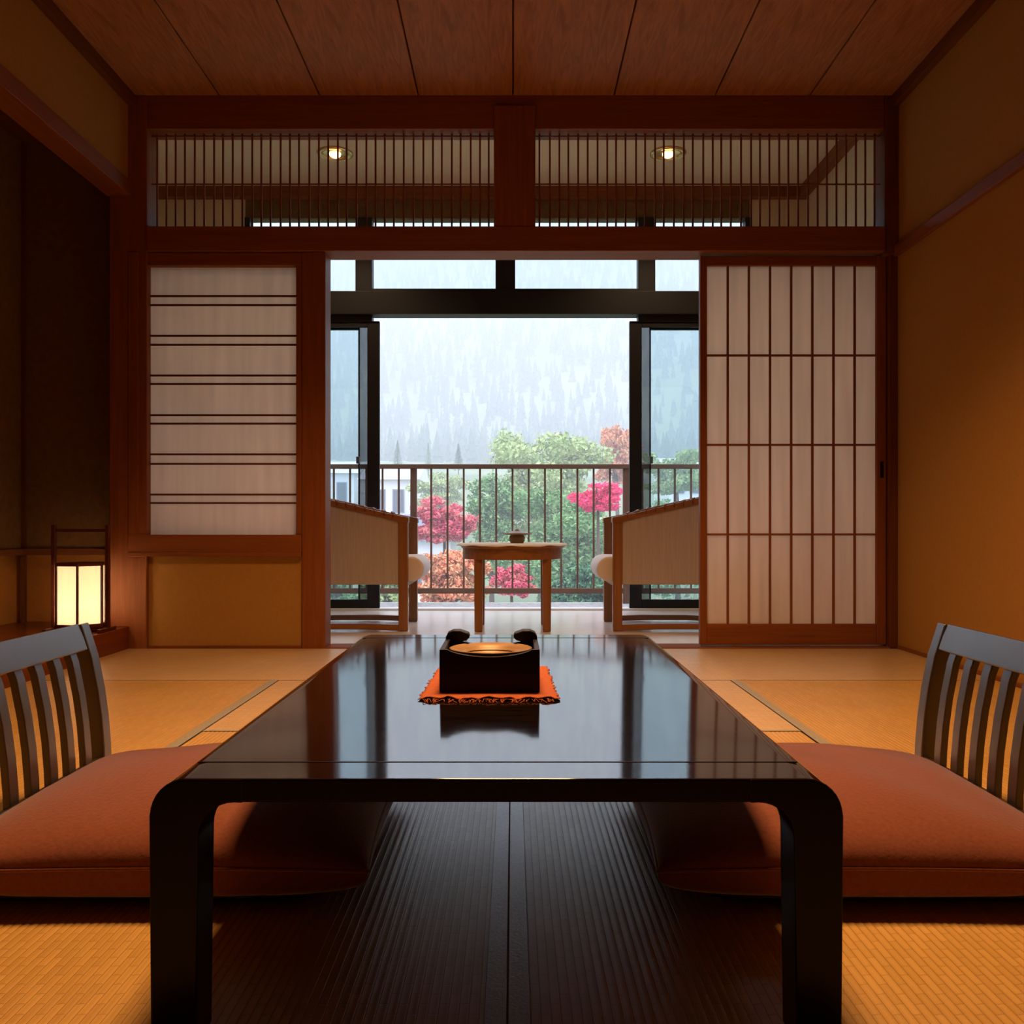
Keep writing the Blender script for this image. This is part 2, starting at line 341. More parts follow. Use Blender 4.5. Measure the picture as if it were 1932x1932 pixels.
# ---- partition to the sunroom (its wood members)
W0, W1 = D-.03, D+.10
struct(bx('trim_9', 'timber_x', XL+.09, XR-.068, W0, W1, 2.491, 2.66, bevel=.004), 'broad brown head beam under the ceiling')
struct(bx('trim_10', 'timber_x', XL+.09, XR-.07, W0-.015, W1+.01, 1.902, 2.02, bevel=.004), 'brown lintel beam over the sliding screens')
struct(bx('trim_11', 'timber_z', -.092, .107, W0-.012, W1, 2.02, 2.60, bevel=.004), 'short brown post between the two lattice transoms')
struct(bx('trim_12', 'timber_z', XL-.09, XL+.09, W0-.005, W1, -.12, 2.652, bevel=.004), 'dark brown corner post beside the alcove')
struct(bx('trim_13', 'darktimber_z', XR-.068, XR, W0, W1, 1.89, 2.652, bevel=.004), 'dark brown corner post at the plain wall')
struct(bx('trim_14', 'timber_z', -1.013, -.900, W0, W1, -.12, 1.902, bevel=.004), 'brown post beside the banded paper window')
struct(bx('trim_15', 'darktimber_z', XR-.040, XR, W0+.01, W1, 0, 1.902))
struct(bx('trim_16', 'timber_x', -.90, XR-.04, W0, W1+.02, -.12, .004), 'wooden track under the sliding screens')
struct(bx('trim_17', 'timber_x', -1.755, -1.013, W0+.01, W1, -.12, .012))
struct(bx('wall_far', 'plaster', -1.754, -1.013, W0+.02, W1-.02, .012, .452, bevel=0), 'low ochre plaster panel under the banded paper window')
struct(bx('wall_far', 'palewall', XL-.9, XR+.3, D+.03, W1, 2.661, 2.98, bevel=0), 'pale wall strip above the head beam')
struct(bx('wall_far', 'palewall', XL-.9, XL-.09, D+.28, D+.36, -.03, 2.96, bevel=0), 'pale wall on the sunroom side')
struct(bx('wall_far', 'palewall', XR, XR+.3, D+.02, W1, -.03, 2.661, bevel=0), 'pale wall return beside the screens')

# transoms with slats
for n, (x0, x1) in enumerate(((-1.754, -.092), (.107, 1.782))):
    t = struct(empty('window_%d' % (n+1), ((x0+x1)/2, D+.03, 2.02)), ('open lattice transom of fine upright slats on the alcove side', 'open lattice transom of fine upright slats on the plain wall side')[n])
    N = 36; rnd = random.Random(n)
    for k in range(N):
        x = x0+(k+.5)*(x1-x0)/N + rnd.uniform(-.003, .003); w2_ = .0042
        bx('slat', 'timber_z', x-w2_, x+w2_, D+.025, D+.031, 2.02, 2.491, t, 0)
    for z in (2.032, 2.245, 2.478): bx('rail', 'timber_x', x0, x1, D+.020, D+.026, z-.003, z+.003, t, 0)
# banded paper window beside the alcove
w = struct(empty('window_3', (-1.38, D, .452)), 'paper window with paired thin horizontal bars')
bx('rail', 'timber_x', -1.842, -1.013, W0-.012, D+.06, .452, .545, w, .003)
bx('rail', 'timber_x', -1.842, -1.013, W0-.016, D+.02, .440, .462, w, .003)
bx('rail', 'timber_x', -1.842, -1.013, W0+.005, D+.06, 1.838, 1.90, w, .003)
bx('stile', 'timber_z', -1.842, -1.794, W0-.01, D+.06, .462, 1.90, w, .003); bx('stile', 'timber_z', -1.042, -1.013, W0+.005, D+.06, .545, 1.838, w, .003)
for y in (558, 575, 633, 650, 708, 724, 783, 799, 857, 875, 933, 949):
    z = .593+(990-y)/391; bx('muntin', 'darktimber_x', -1.794, -1.042, D+.002, D+.010, z-.0045, z+.0045, w, 0)
bx('paper', 'washi', -1.794, -1.042, D+.012, D+.0125, .545, 1.838, w, 0)

# sliding paper screen with grid
w = struct(empty('door_1', (1.35, D, .004)), 'sliding paper screen with a grid of upright panes')
x0, x1, z0, z1 = .906, 1.806, .012, 1.895
bx('stile', 'timber_z', x0, x0+.033, D+.01, D+.05, z0, z1, w, .003); bx('stile', 'timber_z', x1-.046, x1, D+.01, D+.05, z0, z1, w, .003)
bx('rail', 'timber_x', x0+.033, x1-.046, D+.012, D+.048, z0, .112, w, .003); bx('rail', 'timber_x', x0+.033, x1-.046, D+.012, D+.048, 1.848, z1, w, .003)
gx0, gx1, gz0, gz1 = x0+.033, x1-.046, .112, 1.848
for k in range(1, 8): x = gx0+k*(gx1-gx0)/8; bx('muntin', 'timber_z', x-.005, x+.005, D+.018, D+.028, gz0, gz1, w, 0)
for k in range(1, 4): z = gz0+k*(gz1-gz0)/4; bx('muntin', 'timber_x', gx0, gx1, D+.016, D+.026, z-.005, z+.005, w, 0)
for i in range(8):
    for j in range(4):
        dx, dz = (gx1-gx0)/8, (gz1-gz0)/4
        bx('paper_pane', 'washi', gx0+i*dx, gx0+(i+1)*dx, D+.030, D+.0305, gz0+j*dz, gz0+(j+1)*dz, w, 0)
bx('finger_pull', 'blackiron', x1-.030, x1-.014, D+.006, D+.0105, .82, .90, w, .002)

# ------------------------------------------------------------------ sunroom
SL, SR, SF, SC = -2.62, 2.04, 6.30, 2.93
struct(bx('sunroom_floor', 'sunfloor', SL, SR, W1-.02, SF+.05, -.06, -.002, bevel=0), 'pale shiny floor of the sunroom')
struct(bx('sunroom_ceiling', 'palewall', SL, SR, W1-.05, SF+.05, SC, SC+.05, bevel=0), 'pale ceiling of the sunroom')
struct(bx('sunroom_wall_right', 'palewall', SR, SR+.1, D, SF+.1, -.06, SC, bevel=0), 'pale side wall of the sunroom')
struct(bx('sunroom_wall_left', 'palewall', SL-.1, SL, D+.3, SF+.1, -.06, SC, bevel=0), 'pale side wall of the sunroom on the alcove side')
struct(bx('sunroom_wall_far', 'palewall', SL, -1.865, SF-.03, SF+.08, -.06, SC, bevel=0), 'pale wall beside the sunroom windows')
struct(bx('sunroom_wall_far', 'palewall', 1.65, SR, SF-.03, SF+.08, -.06, SC, bevel=0), 'pale wall beside the sunroom windows')
struct(bx('sunroom_wall_far', 'board_dark', -1.865, 1.65, SF-.02, SF+.08, 2.73, SC, bevel=0), 'dark head above the sunroom windows')
struct(bx('trim_18', 'timber_x', SL, SR, SF-.09, SF-.02, 2.855, SC)); struct(bx('trim_19', 'timber_y', SR-.06, SR, W1, SF-.03, 2.86, SC))
F0, F1 = SF-.04, SF+.05
# fixed frame, transom lights
w = struct(empty('window_4', (0, SF, 2.1)), 'dark framed glass transom lights over the balcony doors')
for a, b in ((-1.865, -1.83), (-1.096, -.981), (-.122, .015), (.870, .989), (1.615, 1.65)): bx('mullion', 'bronze', a, b, F0, F1, 2.20, 2.73, w, .003)
bx('transom_rail', 'bronze', -1.865, 1.65, F0-.03, F1+.01, 2.05, 2.21, w, .003)
bx('transom_rail', 'bronze', -.981, .870, F0-.01, F1, 2.20, 2.232, w, .003)
for a, b in ((-1.865, -.981), (.870, 1.65)): bx('transom_rail', 'bronze', a, b, F0, F1, 2.005, 2.05, w, .003)
for a, b in ((-1.83, -1.096), (-.981, -.122), (.015, .870), (.989, 1.615)): bx('pane', 'glass', a, b, SF, SF+.0005, 2.21, 2.73, w, 0)
def sash(name, x0, x1, y0, y1, lab, mt='bronze', in_w=.08):
    w = struct(empty(name, ((x0+x1)/2, (y0+y1)/2, 0)), lab)
    return w
# outer (fixed) sashes and inner (slid-back) sashes: two panes one behind the other, each with stiles
for n, (xo, xi, s) in enumerate(((-1.83, -.93, 1), (1.615, .811, -1))):
    lab = ('dark framed balcony door slid back on the alcove side', 'dark framed balcony door slid back on the plain wall side')[n]
    w = struct(empty('door_%d' % (n+2), ((xo+xi)/2, SF, 0)), lab)
    a, b = min(xo, xi), max(xo, xi)
    bx('stile', 'bronze', xi, xi-s*.085, SF-.03, SF+.005, .012, 2.01, w, .003)
    bx('stile', 'bronze', xo, xo+s*.06, SF-.03, SF+.005, .012, 2.01, w, .003)
    q0, q1 = xi-s*.085, xo+s*.06
    bx('rail', 'bronze', q0, q1, SF-.03, SF+.005, .012, .072, w, .003); bx('rail', 'bronze', q0, q1, SF-.03, SF+.005, 1.97, 2.01, w, .003)
    bx('pane', 'glass', q0, q1, SF-.012, SF-.0115, .072, 1.97, w, 0)
    w2 = struct(empty('window_%d' % (n+5), ((xo+xi)/2, SF+.03, 0)), ('grey framed outer glass pane on the alcove side', 'grey framed outer glass pane on the plain wall side')[n])
    xe = xi-s*.155
    bx('stile', 'bronze', xe, xe+s*.008, SF+.012, SF+.045, .012, 2.01, w2, .001)
    bx('reflection_strip', 'screen', xe+s*.008, xi-s*.080, SF+.030, SF+.0305, .055, 2.01, w2, 0)  # added strip standing in for the reflection where the panes overlap
    bx('stile', 'aluminium', xo, xo+s*.05, SF+.012, SF+.045, .012, 2.01, w2, .003)
    bx('rail', 'bronze', xe, xo+s*.05, SF+.012, SF+.045, .012, .055, w2, .003); bx('rail', 'bronze', xe, xo+s*.05, SF+.012, SF+.045, 1.96, 2.01, w2, .003)
    bx('pane', 'glass', xe, xo+s*.05, SF+.028, SF+.0285, .055, 1.96, w2, 0)
    bx('latch', 'aluminium', xe+s*-.012, xe+s*.012, SF-.005, SF+.011, 1.02, 1.07, w2, .003)
struct(bx('trim_20', 'white_metal', -1.865, 1.65, SF-.05, SF+.06, -.05, .012), 'pale metal track at the foot of the balcony doors')
struct(bx('trim_21', 'bronze', -1.865, -1.83, F0, F1, 0, 2.01)); struct(bx('trim_22', 'bronze', 1.615, 1.65, F0, F1, 0, 2.01))
# downlights
def downlight(x, y, lab):
    t = tag(empty('downlight', (x, y, SC)), lab, 'ceiling light', 'round downlights in the sunroom ceiling')
    MB().lathe([(.075, .0), (.078, -.008), (.10, -.012), (.112, -.006), (.112, .0), (.10, .003)], 40, (x, y, SC)).build('trim_ring', 'brass', t, smooth=True)
    MB().lathe([(.074, .0), (.066, -.002), (0, -.004)], 32, (x, y, SC)).build('reflector', 'brass', t, smooth=True)
    MB().lathe([(0, -.028), (.022, -.024), (.034, -.014), (.036, -.003)], 24, (x, y, SC)).build('bulb', 'lamp_on', t, smooth=True)
    sp = bpy.data.lights.new('downlight_lamp', 'SPOT'); sp.energy = 42; sp.color = (1.0, .70, .42); sp.spot_size = math.radians(115); sp.spot_blend = .6; sp.shadow_soft_size = .04
    so = bpy.data.objects.new('downlight_lamp', sp); COL.objects.link(so); so.location = (x, y, SC-.04)
downlight(-1.12, 5.67, 'lit round downlight above the alcove-side armchair, in the sunroom ceiling')
downlight(.975, 5.67, 'lit round downlight above the armchair by the grid screen, in the sunroom ceiling')

# ------------------------------------------------------------------ balcony
struct(bx('balcony_floor', 'deck', -3.4, 3.4, SF+.06, 7.42, -.25, -.045, bevel=.003), 'speckled grey balcony slab')
r = tag(empty('balcony_railing', (0, 7.3, -.045)), 'brown balcony railing with slim upright bars outside the glass doors', 'railing')
bx('top_rail', 'railwood_x', -3.3, 3.3, 7.27, 7.33, 1.046, 1.082, r, .005)
bx('bottom_rail', 'railwood_x', -3.3, 3.3, 7.285, 7.315, .036, .080, r, .003)
for x in (-2.5, -.805, .915, 2.6): bx('post', 'railwood_z', x-.026, x+.026, 7.28, 7.32, -.045, 1.046, r, .003)
x = -3.22
k = -24
while True:
    x = -.935 + (k+19)*.1315 - 0; k += 1
    x = .0 + (k)*.1315 - .005
    if x > 3.2: break
    if x < -3.25 or min(abs(x-p) for p in (-2.5, -.805, .915, 2.6)) < .05: continue
    bx('baluster', 'railwood_z', x-.0075, x+.0075, 7.292, 7.308, .078, 1.048, r, 0)

# ------------------------------------------------------------------ low lacquer table
TC, TW, T0, T1, TH = -.019, .787, 1.02, 2.365, .305
t = tag(empty('low_table', (TC, (T0+T1)/2, 0)), 'low black lacquered table with rounded corners on the tatami between the floor chairs', 'table')
def arc(cx_, cz, r_, a0, a1, n=8): return [(cx_+r_*math.cos(a0+(a1-a0)*k/n), cz+r_*math.sin(a0+(a1-a0)*k/n)) for k in range(n+1)]
xl, xr = TC-TW/2, TC+TW/2; R = .042; th = .027
prof = [(xl+.004, .235)] + [(xl, .235)] + arc(xl+R, TH-R, R, PI, PI/2) + arc(xr-R, TH-R, R, PI/2, 0) + [(xr, .235), (xr-th, .235)] + \
       arc(xr-th-.012, TH-th-.012, .012, 0, PI/2, 4) + arc(xl+th+.012, TH-th-.012, .012, PI/2, PI, 4) + [(xl+th, .235)]
prof = prof[1:]
tt = MB().prism(prof, 'y', T0+.001, T1-.001).build('tabletop', 'lacquer', t, .0025)
tt.data.materials.append(M['lacquer_edge'])
for p_ in tt.data.polygons: p_.material_index = 0 if p_.normal.z > .3 else 1
def table_leg(side, y0, y1, name='leg'):
    lw = .056; r2 = .040
    P = [(0, 0), (.0, TH-R)] + arc(R, TH-R, R-.0008, PI, PI/2)[1:] + [(lw+r2+.01, TH-.0008), (lw+r2+.01, TH-th-.0005)] + arc(lw+r2, TH-th-r2, r2, PI/2, PI) + [(lw-.003, 0)]
    P[0] = (.002, 0)
    P = [((xl+p[0]) if side < 0 else (xr-p[0]), p[1]) for p in P]
    if y0 > T0+.1: pass
    return MB().prism(P, 'y', y0, y1).build(name, 'lacquer_edge', t, .002)
for sd in (-1, 1):
    table_leg(sd, T0, T0+.056); table_leg(sd, T1-.056, T1)
bx('inlay', 'blackiron', xl+.03, xr-.03, 1.0925, 1.0945, TH-.001, TH+.0005, t, 0)
bx('inlay', 'blackiron', xl+.03, xr-.03, 2.29, 2.292, TH-.001, TH+.0005, t, 0)

# cloth mat with frayed ends
CX = -.040
bm = bmesh.new(); nx, ny = 40, 50; rnd = random.Random(3)
ex = [rnd.uniform(-.004, .004) for _ in range(ny+1)]; e2 = [rnd.uniform(-.004, .004) for _ in range(ny+1)]; ey = [rnd.uniform(-.010, .010) for _ in range(nx+1)]
g = [[None]*(nx+1) for _ in range(ny+1)]
for j in range(ny+1):
    for i in range(nx+1):
        u, v = i/nx, j/ny
        x = -.108+.216*u + (ex[j] if i == 0 else 0) + (e2[j] if i == nx else 0) + .006*(1-v)*(u-.5)*2
        y = 1.475+.335*v + (ey[i]*.6 if j == 0 else 0)
        z = TH+.0012 + .0022*abs(math.sin(9*u+3*v))*(1 if j < 4 or i < 3 or i > nx-3 else .2) + (.003*math.sin(22*u)**2 if j < 2 else 0)
        g[j][i] = bm.verts.new((CX+x, y, z))
for j in range(ny):
    for i in range(nx): bm.faces.new((g[j][i], g[j][i+1], g[j+1][i+1], g[j+1][i]))
me = bpy.data.meshes.new('cloth_mat'); bm.to_mesh(me); bm.free()
cm = link('cloth_mat', me, 'orange_cloth', smooth=True); s_ = cm.modifiers.new('solid', 'SOLIDIFY'); s_.thickness = .0012; s_.offset = 1
tag(cm, 'orange cloth mat with frayed ends under the black box on the low table', 'mat')
mb = MB(); rnd = random.Random(5)
for k in range(70):
    x = CX-.108+.216*k/69; y = 1.475; a = rnd.uniform(-.7, .7); L = rnd.uniform(.010, .026)
    mb.tube([(x, y+.004, TH+.002), (x+a*L*.5, y-L*.5, TH+.002+rnd.uniform(.0, .003)), (x+a*L+rnd.uniform(-.004, .004), y-L, TH+.0014)], .0006, 4)
mb.build('fringe', 'orange_cloth', cm, kind='stuff')

# black box brazier with bowl
B0, B1, BH = 1.535, 1.70, .072
bx0, bx1 = CX-.0855, CX+.0855; Z0 = TH+.0034
b = tag(empty('tabletop_brazier', (CX, (B0+B1)/2, Z0)), 'square black box holding a shallow tan dish, on the low table', 'brazier')
def dip(x): u = (x-bx0)/(bx1-bx0)*2-1; return Z0+BH-.0125*max(0, 1-(u/.84)**2)**.7 if abs(u) < .84 else Z0+BH
xs = [bx0+(bx1-bx0)*k/40 for k in range(41)]
poly = [(x, dip(x)) for x in xs] + [(bx1, Z0), (bx0, Z0)]
MB().prism(poly, 'y', B0, B0+.009).build('front_panel', 'blackiron', b, .0008, seg=1)
MB().prism(poly, 'y', B1-.009, B1).build('rear_panel', 'blackiron', b, .0008, seg=1)
bx('side_panel', 'blackiron', bx0, bx0+.009, B0+.009, B1-.009, Z0, Z0+BH, b, .001); bx('side_panel', 'blackiron', bx1-.009, bx1, B0+.009, B1-.009, Z0, Z0+BH, b, .001)
bx('base', 'blackiron', bx0+.009, bx1-.009, B0+.009, B1-.009, Z0, Z0+.012, b, 0)
for s in (-1, 1):                                        # curved ears at the rear corners
    c = CX+s*.058
    ear = [(.0845, -.010), (.0850, .004), (.081, .012), (.072, .0165), (.058, .0165), (.043, .011), (.040, .004), (.046, -.002), (.054, -.004), (.060, -.010)]
    MB().prism([(CX+s*a, Z0+BH+b_) for a, b_ in ear], 'y', B1-.030, B1+.001).build('handle', 'blackiron', b, .003, seg=3)
MB().lathe([(0, -.018), (.035, -.017), (.052, -.008), (.060, .0), (.0765, .006), (.078, .009), (.074, .010), (.058, .005), (.050, -.003), (.030, -.010), (0, -.011)], 56, (CX, (B0+B1)/2-.001, Z0+BH-.017), .95, .95).build('dish', 'bowl_glaze', b, smooth=True)
MB().lathe([(.048, .001), (.052, .0042), (.054, .0045), (.052, .001)], 48, (CX, (B0+B1)/2-.001, Z0+BH-.019)).build('dish_ring', 'bowl_glaze', b, smooth=True)

# ------------------------------------------------------------------ floor chairs and cushions
def floor_chair(s, lab, dy=0, tw=0):
    t = tag(empty('floor_chair', (s*.9, 1.7, 0)), lab, 'chair', 'legless floor chairs at the low table')
    # back curve (distance from the middle, height)
    cur = [(.895, .010), (.905, .05), (.907, .11), (.912, .17), (.920, .229), (.934, .30), (.957, .372)]
    y0, y1 = 1.395+dy, 2.0+dy
    def path(y, z_hi=9, z_lo=-1): return [(s*a, y, z) for a, z in cur if z_lo <= z <= z_hi]
    for y in (y0+.018, y1-.018): MB().ribbon([(s*a, y, z) for a, z in cur], .036, .032).build('post', 'blackwood', t, .003)
    for k in range(7):
        y = y0+.018+(y1-y0-.036)*(k+1)/8
        MB().ribbon([(s*a, y, z) for a, z in cur[1:]][:-1]+[(s*.947, y, .335)], .029, .015).build('slat', 'blackwood', t, .002)
    MB().ribbon([(s*(a-.002), (y0+y1)/2, z) for a, z in ((.937, .318), (.946, .345), (.958, .374))], y1-y0-.073, .020).build('top_rail', 'blackwood', t, .003)
    MB().ribbon([(s*a, (y0+y1)/2, z) for a, z in ((.893, .034), (.905, .085))], y1-y0-.073, .018).build('bottom_rail', 'blackwood', t, .002)
    # seat board with rounded front corners
    P = [(s*.93, y0+.02), (s*.93, y1)] + [(s*(.36-.06*math.sin(a)), y1-.06+.06*math.cos(a)) for a in [k*PI/2/6 for k in range(7)]] + \
        [(s*(.36-.06*math.cos(a)), y0+.08-.06*math.sin(a)) for a in [k*PI/2/6 for k in range(7)]]
    MB().prism(P, 'z', .003, .022).build('seat_board', 'blackwood', t, .004)
    return t
floor_chair(-1, 'black slatted legless floor chair with its back to the lantern alcove')
rc = floor_chair(1, 'black slatted legless floor chair with its back to the plain ochre wall')

def pillow(n=48, a=.338, b=.322, t_up=.084, t_dn=.049, seed=1):
    rnd = random.Random(seed); ph = [rnd.uniform(0, 6) for _ in range(6)]
    us = np.sin(np.linspace(-PI/2, PI/2, n+1))
    def pos(u, v, sgn):
        # edges bow inwards between the pulled-out corners
        x = a*u*(1-.045*(1-v*v)*abs(u)); y = b*v*(1-.045*(1-u*u)*abs(v))
        h = (max(0, 1-u**2)**.42)*(max(0, 1-v**2)**.42)
        cr = .003*math.sin(5*u+ph[0])*math.sin(4*v+ph[1])+.002*math.sin(9*u+6*v+ph[2])
        return (x, y, (t_up*h+cr*h) if sgn > 0 else (-t_dn*min(1, h*2.6)**.5))
    vs = []; fs = []; idx = {}
    for s in (1, -1):
        for j, v in enumerate(us):
            for i, u in enumerate(us):
                edge = i in (0, n) or j in (0, n)
                if s < 0 and edge: idx[(s, i, j)] = idx[(1, i, j)]
                else: idx[(s, i, j)] = len(vs); vs.append(pos(float(u), float(v), s))
        for j in range(n):
            for i in range(n):
                q = (idx[(s, i, j)], idx[(s, i+1, j)], idx[(s, i+1, j+1)], idx[(s, i, j+1)])
                fs.append(q if s > 0 else q[::-1])
    me = bpy.data.meshes.new('floor_cushion'); me.from_pydata(vs, [], fs); me.update()
    rim = [(vs[idx[(1, i, 0)]]) for i in range(n)]+[(vs[idx[(1, n, j)]]) for j in range(n)]+[(vs[idx[(1, n-i, n)]]) for i in range(n)]+[(vs[idx[(1, 0, n-j)]]) for j in range(n)]
    return me, rim
for s, lab in ((-1, 'thick brick-red square cushion on the floor chair nearest the lantern'), (1, 'thick brick-red square cushion on the floor chair by the plain ochre wall')):
    me, rim = pillow(seed=2+s)
    o = link('floor_cushion', me, 'cushion_cloth', smooth=True); o.location = (s*.560, 1.672, .022+.050); o.rotation_euler = (0, 0, s*-.012)
    tag(o, lab, 'cushion', 'brick-red floor cushions')
    p = MB().tube(rim+[rim[0]], .0028, 6).build('piping', 'cushion_cloth', None, smooth=True); p.parent = o

# ------------------------------------------------------------------ lantern in the alcove
LX, LY, LZ = -1.978, 4.125, AZ
l = tag(empty('paper_lantern', (LX, LY, LZ)), 'small lit paper floor lantern with dark wooden frame in the alcove', 'lantern')
rot = math.radians(-11.9); HR = .105
def hexpt(k, r): a = -PI/2 - PI/6 + rot + k*PI/3; return (LX+r*math.cos(a), LY+r*math.sin(a))
zb, zt = LZ+.035, .413
for k in range(6):
    a, b_ = hexpt(k, HR), hexpt(k+1, HR)
    me = bpy.data.meshes.new('paper_panel')
    me.from_pydata([(a[0], a[1], zb), (b_[0], b_[1], zb), (b_[0], b_[1], zt), (a[0], a[1], zt)], [], [(0, 1, 2, 3)])
    o = link('paper_panel', me, 'lantern_paper', l); sm = o.modifiers.new('solid', 'SOLIDIFY'); sm.thickness = .0006
    MB().bar((*hexpt(k, HR+.003), zb-.004), (*hexpt(k, HR+.003), zt+.006), .010, .010).build('rib', 'blackwood', l, .001, seg=1)
    MB().bar((*hexpt(k, HR+.002), zt), (*hexpt(k+1, HR+.002), zt), .010, .014).build('rim', 'darkred', l, .001, seg=1)
    MB().bar((*hexpt(k, HR+.002), zb-.006), (*hexpt(k+1, HR+.002), zb-.006), .012, .016).build('rim', 'darkred', l, .001, seg=1)
MB().prism([hexpt(k, HR+.004) for k in range(6)], 'z', LZ+.008, LZ+.026).build('base', 'darkred', l, .002)
MB().prism([hexpt(k, HR-.002) for k in range(6)], 'z', zt+.001, zt+.006).build('lid', 'darkred', l, 0)
PXs = ((102-968)/412, (203.5-968)/412)
for x in PXs: bx('post', 'darkred', x-.008, x+.008, LY-.012, LY+.012, LZ, .593, l, .002)
for x in PXs:
    bx('foot', 'darkred', x-.010, x+.010, LY-.09, LY+.07, LZ, LZ+.016, l, .003)
bx('handle', 'darkred', PXs[0]+.008, PXs[1]-.008, LY-.007, LY+.007, .560, .574, l, .002)
bx('crossbar', 'darkred', PXs[0]+.008, PXs[1]-.008, LY-.125, LY-.113, .428, .436, l, .001) if False else None
pl = bpy.data.lights.new('lantern_bulb', 'POINT'); pl.energy = 62; pl.color = (1.0, .76, .50); pl.shadow_soft_size = .03
po = bpy.data.objects.new('lantern_bulb', pl); COL.objects.link(po); po.location = (LX, LY, .215)

# ------------------------------------------------------------------ sunroom armchairs
def armchair(s, lab):
    """s=-1: chair on the alcove side, facing +X.  c = front edge distance from the axis"""
    c = .587 if s < 0 else .557; X = lambda v: s*v
    t = tag(empty('armchair', (s*(c+.33), 5.29, 0)), lab, 'chair', 'wooden armchairs in the sunroom')
    for n, (ya, yb) in enumerate(((5.02, 5.065), (5.515, 5.56))):
        bx('leg', 'chairwood_z', X(c), X(c+.052), ya, yb, 0, .612, t, .004)
        bx('leg', 'chairwood_z', X(c+.655), X(c+.70), ya, yb, 0, .74, t, .004)
        # arm rail rising to the back
        P = [(X(c-.004), .604), (X(c-.004), .634), (X(c+.15), .664), (X(c+.42), .730), (X(c+.71), .790), (X(c+.71), .752), (X(c+.42), .695), (X(c+.15), .634), (X(c+.05), .606)]
        MB().prism(P, 'y', ya-.006, yb+.012).build('arm', 'chairwood_x', t, .004)
        # sled runner with a slight bow
        P = [(X(c+.05), .0), (X(c+.05), .034), (X(c+.25), .040), (X(c+.50), .040), (X(c+.66), .032), (X(c+.66), .0), (X(c+.5), .008), (X(c+.25), .008)]
        MB().prism(P, 'y', ya+.006, yb-.006).build('runner', 'chairwood_x', t, .003)
        P = [(X(c+.052), .258), (X(c+.052), .612), (X(c+.15), .636), (X(c+.42), .697), (X(c+.655), .745), (X(c+.655), .258)]
        MB().prism(P, 'y', ya+.008, yb-.008).build('side_panel', 'upholstery', t, .006)
    bx('front_rail', 'chairwood_x', X(c+.01), X(c+.04), 5.065, 5.515, .245, .285, t, .003)
    bx('rear_rail', 'chairwood_x', X(c+.665), X(c+.69), 5.065, 5.515, .245, .285, t, .003)
    bx('seat_frame', 'upholstery', X(c+.03), X(c+.62), 5.066, 5.514, .286, .325, t, .01)
    # padded seat overhanging the front with a rounded nose
    P = [(X(c+.60), .322)] + [(X(c-.012+.0-.073*math.sin(a)), .343-.072*math.cos(a)+.0) for a in [PI*k/10 for k in range(11)]] + [(X(c+.60), .412)]
    MB().prism(P, 'y', 5.075, 5.505).build('seat_cushion', 'whitecloth', t, .02, seg=3)
    P = [(X(c+.56), .40), (X(c+.60), .80), (X(c+.625), .835), (X(c+.69), .835), (X(c+.705), .79), (X(c+.66), .30), (X(c+.58), .33)]
    MB().prism(P, 'y', 5.068, 5.512).build('backrest', 'upholstery', t, .015, seg=3)
    bx('top_rail', 'chairwood_y', X(c+.63), X(c+.70), 5.06, 5.52, .836, .86, t, .005)
    for k in range(9):                                   # woven cord wraps along the far arm
        x = c+.08+k*.052; z = .645+.21*(k*.052+.0)*1.02
        MB().tube([(X(x), 5.012, z-.012), (X(x), 5.012, z+.012), (X(x+.012), 5.03, z+.019), (X(x+.012), 5.06, z+.019), (X(x), 5.080, z+.012)], .0045, 6).build('cord_wrap', 'chairwood_x', t, smooth=True)
armchair(-1, 'wooden sunroom armchair with grey-brown side panel, nearest the banded paper window')
armchair(1, 'wooden sunroom armchair with grey-brown side panel, nearest the grid paper screen')

# round side table with cloth and pot
RX, RY, RZ = -.002, 5.19, .484
t = tag(empty('side_table', (RX, RY, 0)), 'small round wooden table between the two sunroom armchairs', 'table')
MB().lathe([(0, .462), (.294, .462), (.299, .468), (.299, .478), (.295, .484), (0, .484)], 64, (RX, RY, 0)).build('tabletop', 'chairwood_x', t, smooth=False)
MB().lathe([(.262, .400), (.285, .400), (.285, .462), (.262, .462), (.262, .400)], 64, (RX, RY, 0)).build('apron', 'chairwood_x', t)
for sx in (-1, 1):
    for y in (-.17, .17):
        x = RX+sx*.19; MB().bar((x, RY+y, 0), (x, RY+y, .462), .044, .044, .050, .050).build('leg', 'chairwood_z', t, .004)
# cloth: thin disc with drooping ruffled edge
bm = bmesh.new(); n = 120; rings = []
for r_ in (0.0, .15, .25, .290, .308, .316, .322):
    ring = []
    for k in range(n if r_ else 1):
        a = 2*PI*k/n; ru = math.sin(a*9)*.5+math.sin(a*17+1)*.3
        rr = r_ + (max(0, r_-.29)*.25*ru); dz = 0 if r_ < .305 else -(r_-.304)*.6*(1+.4*ru)
        ring.append(bm.verts.new((RX+rr*math.cos(a), RY+rr*math.sin(a), RZ+.0015+dz)))
    rings.append(ring)
for A, B in zip(rings, rings[1:]):
    for k in range(n):
        k2 = (k+1) % n
        bm.faces.new((A[0], B[k], B[k2]) if len(A) == 1 else (A[k], B[k], B[k2], A[k2]))
me = bpy.data.meshes.new('tablecloth'); bm.to_mesh(me); bm.free()
o = link('tablecloth', me, 'creamcloth', smooth=True); sm = o.modifiers.new('solid', 'SOLIDIFY'); sm.thickness = .002; sm.offset = 1
tag(o, 'thin pale cloth with a ruffled edge on the small round table', 'tablecloth')
t = tag(empty('lidded_pot', (RX+.025, RY, RZ+.004)), 'small tan clay pot with a wide flat lid on the round table', 'pot')
MB().lathe([(0, 0), (.036, 0), (.044, .012), (.046, .030), (.040, .044), (.034, .046), (0, .046)], 32, (RX+.025, RY, RZ+.004)).build('body', 'potclay', t, smooth=True)
